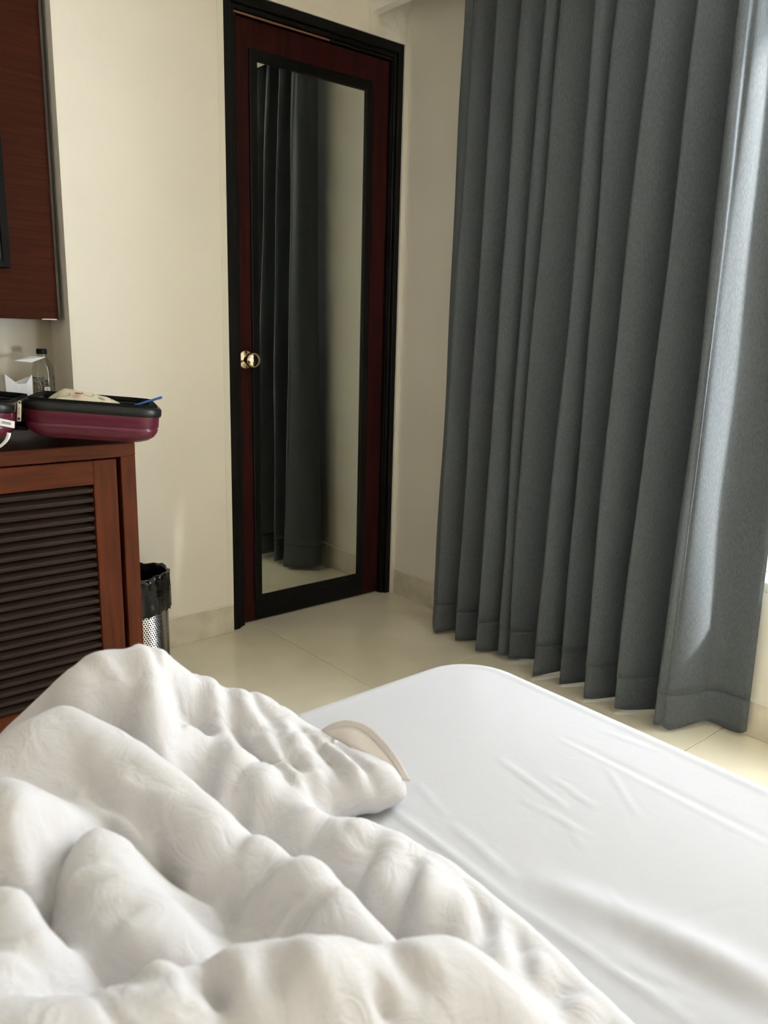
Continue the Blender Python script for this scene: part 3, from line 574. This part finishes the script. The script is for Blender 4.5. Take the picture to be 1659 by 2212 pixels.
# ------------------------------------------------------------------ louvred cabinet
CY, CZ, CX0, CX1 = 1.980, .800, -.55, .826
cab = empty('cabinet', (.3, 2.3, 0), 'reddish-brown wooden cabinet with a louvred door beneath the suitcase', 'cabinet')
KI = Matrix.Translation(-cab.location)
def kpart(name, *a, parent=None, **k):
    o = box(name, *a, **k); o.parent = parent or cab; o.matrix_parent_inverse = KI if parent is None else Matrix.Identity(4); return o
kpart('top', CX0, CX1, CY, 2.622, .764, CZ, WOOD_H, bev=.003)
kpart('side_panel', .786, CX1-.0005, CY+.0008, 2.622, .0, .7645, WOOD_V, bev=.002)
kpart('side_panel', CX0, CX0+.04, CY+.0008, 2.622, .0, .7645, WOOD_V, bev=.002)
kpart('divider', .085, .125, CY+.0008, 2.60, .05, .7645, WOOD_V, bev=.002)
kpart('back_panel', CX0+.04, .786, 2.60, 2.622, .0, .764, SHADOWWOOD)
kpart('shelf', CX0+.04, .786, CY+.06, 2.60, .04, .055, SHADOWWOOD)
kpart('plinth', CX0+.04, .786, CY+.02, CY+.04, .0, .045, WOOD_H)
def louvre_door(x0, x1):
    d = empty('louvre_door', (0, 0, 0), parent=cab); d.matrix_parent_inverse = KI
    z0, z1 = .05, .760; a, b, c, e = x0+.061, x1-.061, .133, .699
    kpart('stile', x0, a, CY+.002, CY+.027, z0, z1, WOOD_V, parent=d, bev=.002)
    kpart('stile', b, x1, CY+.002, CY+.027, z0, z1, WOOD_V, parent=d, bev=.002)
    kpart('rail', a-.0005, b+.0005, CY+.0025, CY+.0265, e, z1, WOOD_H, parent=d, bev=.002)
    kpart('rail', a-.0005, b+.0005, CY+.0025, CY+.0265, z0, c, WOOD_H, parent=d, bev=.002)
    n = 23; pitch = (e-c)/n; w = b-a
    bm = bmesh.new(); bm_box(bm, -w/2+.001, w/2-.001, -.015, .015, -.0052, .0052, .0012, 1)
    me = bpy.data.meshes.new('slat'); bm.to_mesh(me); bm.free(); me.materials.append(SLAT)
    for k in range(n):
        s = bpy.data.objects.new('slat', me); COL.objects.link(s); s.parent = d
        s.location = ((a+b)/2, CY+.020, c+pitch*(k+.5)); s.rotation_euler = (math.radians(16), 0, 0)
    kpart('backing_board', a-.02, b+.02, CY+.034, CY+.038, c-.02, e+.02, SHADOWWOOD, parent=d)
louvre_door(.128, .775)
louvre_door(CX0+.045, .082)

# ------------------------------------------------------------------ wooden wall panel and television
wp = empty('wall_panel', (.3, YN, 1.105), 'dark mahogany board on the wall above the cabinet', 'wall panel')
WI = Matrix.Translation(-wp.location)
for nm, b, m_ in (('board', (-.5, .822, 2.496, YN-.001, 1.105, 2.215), PANEL), ('edge_strip', (.8215, .829, 2.493, YN-.001, 1.104, 2.215), WOOD_EDGE), ('chipped_edge', (.775, .818, 2.4945, 2.50, 1.1035, 1.1065), WHITE)):
    q = box(nm, *b, m_, wp, .0012); q.matrix_parent_inverse = WI
tv = empty('television', (.2, 2.47, 1.24), 'flat black television mounted on the mahogany wall board', 'television')
TI = Matrix.Translation(-tv.location)
for nm, b, m_ in (('housing', (-.28, .688, 2.462, 2.4955, 1.243, 1.80), TVBLK), ('bezel', (.668, .688, 2.455, 2.463, 1.243, 1.80), TVBLK), ('bezel', (-.28, -.26, 2.455, 2.463, 1.243, 1.80), TVBLK), ('bezel', (-.26, .668, 2.455, 2.463, 1.243, 1.263), TVBLK), ('bezel', (-.26, .668, 2.455, 2.463, 1.78, 1.80), TVBLK), ('screen', (-.26, .668, 2.4605, 2.4625, 1.263, 1.78), TVSCR)):
    q = box(nm, *b, m_, tv, .001); q.matrix_parent_inverse = TI

# ------------------------------------------------------------------ suitcase
FR, FL = Vector((.815, 1.793, .902)), Vector((.537, 1.905, .927))
ex = (FR-FL).normalized(); ey = Vector((.23, .6, -.03)); ey = (ey-ex*ey.dot(ex)).normalized(); ez = ex.cross(ey)
SW, SL = .325, .47
O0 = FR-ex*(SW+.012)
SM = Matrix(((ex.x, ey.x, ez.x, O0.x), (ex.y, ey.y, ez.y, O0.y), (ex.z, ey.z, ez.z, O0.z), (0, 0, 0, 1)))
suit = empty('suitcase', (0, 0, 0), 'open burgundy hard-shell suitcase with black rim lying on the cabinet', 'suitcase'); suit.matrix_world = SM
def rrect(x0, x1, y0, y1, r, n=10):
    out = []
    for cx, cy, a0 in ((x1-r, y0+r, -90), (x1-r, y1-r, 0), (x0+r, y1-r, 90), (x0+r, y0+r, 180)):
        for k in range(n+1):
            a = math.radians(a0+90*k/n); out.append((cx+r*math.cos(a), cy+r*math.sin(a)))
    return out
def loft(name, rings, mtl, parent, cap_end=True):
    V = []; F = []; n = len(rings[0][0])
    for ring, z in rings: V += [(x, y, z) for x, y in ring]
    for i in range(len(rings)-1):
        for k in range(n): F.append((i*n+k, i*n+(k+1) % n, (i+1)*n+(k+1) % n, (i+1)*n+k))
    if cap_end: F.append(tuple(range((len(rings)-1)*n, len(rings)*n)))
    o = pyd(name, V, F, mtl, parent, True)
    for p in o.data.polygons:
        if len(p.vertices) > 4: p.use_smooth = False
    return o
def half(x0, x1, dy=0.0, dz=0.0):
    def R(i, r=.055): return [(x, y+dy) for x, y in rrect(x0+i, x1-i, i, SL-i, max(.012, r-i*.6))]
    def Z(L): return [(r_, z+dz) for r_, z in L]
    loft('shell', Z([(R(0), -.020), (R(0), -.047), (R(.0035), -.049), (R(.0035), -.0505), (R(.001), -.052), (R(.003), -.060), (R(.010), -.071), (R(.022), -.080), (R(.040), -.086), (R(.060), -.087)]), SHELL, suit)
    loft('rim', Z([(R(.012), -.022), (R(-.003), -.022), (R(-.005), -.018), (R(-.005), -.006), (R(-.002), -.001), (R(.004), .0), (R(.007), -.004), (R(.012), -.012)]), RIM, suit, False)
    loft('zip_tape', Z([(R(.004), -.002), (R(.006), .006), (R(.009), .006), (R(.012), -.004)]), LINING, suit, False)
    loft('lining', Z([(R(.007), -.010), (R(.010), -.030), (R(.02), -.060), (R(.05), -.070)]), LINING, suit)
half(.036, .012+SW); half(.020-SW, .020, -.088, -.008)
box('hinge_strip', .012, .042, .05, SL-.05, -.075, -.066, LINING, suit, .002)
# zip pull
pz = box('zip_pull', .026, .035, -.012, -.0095, -.050, -.010, ZIPM, suit, .001); box('zip_slot', .028, .033, -.0125, -.0120, -.047, -.041, HOLE, pz)
for k, (dx, w_) in enumerate(((.0, .0035), (.001, .0025), (.0, .0035), (.0005, .003))): box('zip_lettering', .0285+dx, .0285+dx+w_, -.0124, -.0118, -.022-k*.0042, -.0195-k*.0042, TAGMAT, pz)
tube('zip_ring', [(.0305+.003*math.cos(a), -.009, -.008+.004*math.sin(a)) for a in np.linspace(0, 6.0, 14)], .0008, ZIPM, pz)
# paper tags on the left half
def card(name, q, mtl, parent, th=.0008):
    o = pyd(name, q, [(0, 1, 2, 3)], mtl, parent); so = o.modifiers.new('thickness', 'SOLIDIFY'); so.thickness = th; return o
tg = tag(card('luggage_tag', [(.000, -.091, -.040), (.030, -.086, -.045), (.030, -.086, -.060), (.000, -.091, -.055)], WHITE, suit), 'small white paper luggage tag')
card('tag_print', [(.006, -.0916, -.045), (.023, -.0887, -.048), (.023, -.0887, -.053), (.006, -.0916, -.0505)], TAGMAT, tg, .0004)
ts = []
for k in range(9):
    a = k/8; ts.append((.015-.024*a*a, -.084+.012*a*a, -.070-.036*a))
pv = []; pf = []
for x, y, z in ts: pv += [(x, y, z), (x+.008, y-.001, z-.001)]
for k in range(8): pf.append((2*k, 2*k+1, 2*k+3, 2*k+2))
o = pyd('tag_strap', pv, pf, WHITE, suit, True); o.modifiers.new('thickness', 'SOLIDIFY').thickness = .0008
# printed cloth packed in the case
def mound(name, x0, x1, y0, y1, zt, mtl, seed):
    n = 34; V = []; F = []; r = np.random.RandomState(seed)
    for i in range(n):
        for j in range(n):
            a, b = i/(n-1), j/(n-1); e = min(1, 4*min(a, 1-a))*min(1, 4*min(b, 1-b)); e = e**.5
            x, y = x0+a*(x1-x0), y0+b*(y1-y0)
            V.append((x, y, -.030+(zt+.030)*e+.006*math.sin(31*x+9*y+seed)*e+.004*math.sin(63*y-40*x)*e))
    for i in range(n-1):
        for j in range(n-1): F.append((i*n+j, (i+1)*n+j, (i+1)*n+j+1, i*n+j+1))
    return pyd(name, V, F, mtl, None, True)
cl = mound('packed_cloth', .056, .262, .026, .42, .012, FLORAL, 2); cl.matrix_world = SM
tag(cl, 'cream patterned cloth packed inside the open suitcase', 'cloth')
pr = []
for k in range(20):
    a = 2*math.pi*k/20; pr.append((.150+.009*math.cos(a), .09+.014*math.sin(a), .020))
q = pyd('red_mark', [(0.150, .09, .021)]+pr, [(0, k+1, (k+1) % 20+1) for k in range(20)], RED, cl); q.modifiers.new('thickness', 'SOLIDIFY').thickness = .002
# blue handle sticking out
bh = empty('plastic_stick', (0, 0, 0), 'slim blue plastic stick poking out of the open suitcase', 'stick')
A_, B_ = BLUE_A, BLUE_B
dirv = (Vector(B_)-Vector(A_)); Lb = dirv.length; rotq = dirv.to_track_quat('X', 'Z').to_matrix().to_4x4(); rotq.translation = Vector(A_)
hb = box('shaft', 0, Lb, -.004, .004, -.0028, .0028, BLUE, None, .0022, 3, True); hb.data.transform(rotq); hb.parent = bh
tpb = box('tip', Lb-.006, Lb+.004, -.0046, .0046, -.0032, .0032, BLUE, None, .0028, 3, True); tpb.data.transform(rotq); tpb.parent = bh

# ------------------------------------------------------------------ things on the cabinet
BC = (.7695, 2.505, CZ)
bot = empty('water_bottle', BC, 'clear plastic water bottle with black cap standing behind the suitcase', 'bottle')
lathe('bottle_body', [(.0, .004), (.018, .002), (.027, .0), (.0305, .004), (.0315, .012), (.030, .024), (.0315, .030), (.0315, .052), (.0305, .055), (.0315, .058), (.0315, .140), (.031, .150), (.0285, .165), (.0235, .180), (.0165, .192), (.0135, .197), (.0132, .206)], PET, bot, 48)
lathe('water', [(.0, .006), (.026, .006), (.0298, .014), (.0285, .024), (.030, .030), (.030, .095), (.0, .095)], WATER, bot, 40)
cap = lathe('cap', [(.0, .219), (.0135, .219), (.0148, .217), (.0150, .206), (.0150, .204), (.0, .204)], CAPBLK, bot, 40)
def wrap(name, a0, a1, z0, z1, mtl, r=.0319, n=10, parent=bot):
    V = []; F = []
    for k in range(n+1):
        a = math.radians(a0+(a1-a0)*k/n); V += [(r*math.cos(a), r*math.sin(a), z0), (r*math.cos(a), r*math.sin(a), z1)]
    for k in range(n): F.append((2*k, 2*k+2, 2*k+3, 2*k+1))
    o = pyd(name, V, F, mtl, parent, True); so = o.modifiers.new('thickness', 'SOLIDIFY'); so.thickness = .0003; return o
rr = random.Random(2)
for k in range(9):
    z = .133-k*.0058
    a = -168
    while a < -108:
        w_ = rr.uniform(6, 20); wrap('label_text', a, min(a+w_, -106), z, z+rr.uniform(.0016, .0036), INK); a += w_+rr.uniform(2, 6)
lb = wrap('barcode_patch', -104, -76, .084, .108, LABELW)
for z in (.102, .096, .089): wrap('label_text', -99, -84, z, z+.0025, INK, .0324)
wrap('label_text', -100, -82, .124, .130, INK); wrap('label_text', -97, -84, .114, .119, INK)
for z0, z1, a in ((.126, .140, -52), (.108, .122, -48), (.112, .119, -40), (.092, .105, -46), (.080, .088, -52), (.083, .090, -42)): wrap('large_lettering', a, a+9, z0, z1, INK)
nt_ = card('neck_tag', [(-.083, -.020, .186), (-.040, -.030, .181), (.006, -.020, .196), (-.030, .004, .198)], WHITE, bot)
pb = empty('folded_paper', (.672, 2.42, CZ), 'white folded paper with two peaked corners beside the water bottle', 'paper')
V = [(-.034, -.012, 0), (.034, -.012, 0), (.036, -.016, .150), (.018, -.020, .126), (-.004, -.018, .124), (-.036, -.012, .152), (-.036, .02, 0), (.036, .02, 0), (.038, .024, .142), (0, .022, .128), (-.038, .024, .146)]
F = [(0, 1, 4), (1, 2, 3), (1, 3, 4), (0, 4, 5), (6, 10, 9), (6, 9, 7), (7, 9, 8), (1, 7, 8, 2), (6, 0, 5, 10)]
o = pyd('sheet', V, F, WHITE, pb); o.modifiers.new('thickness', 'SOLIDIFY').thickness = .0008

# ------------------------------------------------------------------ waste bin
bn = empty('waste_bin', BIN, 'perforated steel waste bin with a black liner between cabinet and door', 'waste bin')
RB, HB = .100, .332
lathe('body', [(.0, .004), (RB-.004, .004), (RB, .0), (RB, .03), (RB+.0008, .031), (RB+.0008, .034), (RB, .035), (RB, HB), (RB-.0015, HB), (RB-.0015, .01)], STEEL, bn, 72)
V = []; F = []
for r_ in range(30):
    z = .045+r_*.0070
    for k in range(34):
        a = math.radians(140+(k+(r_ % 2)*.5)*4.7)
        if 296 < math.degrees(a): continue
        b0 = len(V); c_ = Vector((math.cos(a), math.sin(a), 0)); tv_ = Vector((-math.sin(a), math.cos(a), 0))
        for q in range(8):
            w_ = 2*math.pi*q/8; p = c_*(RB+.0004)+tv_*(.0028*math.cos(w_))+Vector((0, 0, z+.0028*math.sin(w_))); V.append(p)
        F.append(tuple(range(b0, b0+8)))
tag(pyd('perforations', V, F, HOLE, bn), kind='stuff')
seg = 96; V = []; F = []; prof = [(-.006, HB-.14), (-.004, HB-.03), (-.003, HB+.0), (0, HB+.005), (.004, HB+.004), (.005, HB-.01), (.005, HB-.05), (.0055, HB-.112), (.0035, HB-.116)]
for i, (dr, z) in enumerate(prof):
    for k in range(seg):
        a = 2*math.pi*k/seg
        wv = .0022*math.sin(9*a+3*z*30)+.0018*math.sin(23*a-i)+.0012*math.sin(41*a+2*i)
        r = RB+dr+(wv if i not in (2, 3) else wv*.5)+(.0015 if dr > .0 else -.001)
        zz = z+(.004*math.sin(5*a+.7)+.002*math.sin(13*a) if i >= 3 else 0)
        V.append((r*math.cos(a), r*math.sin(a), zz))
for i in range(len(prof)-1):
    for k in range(seg): F.append((i*seg+k, i*seg+(k+1) % seg, (i+1)*seg+(k+1) % seg, (i+1)*seg+k))
pyd('bin_liner', V, F, LINER, bn, True)
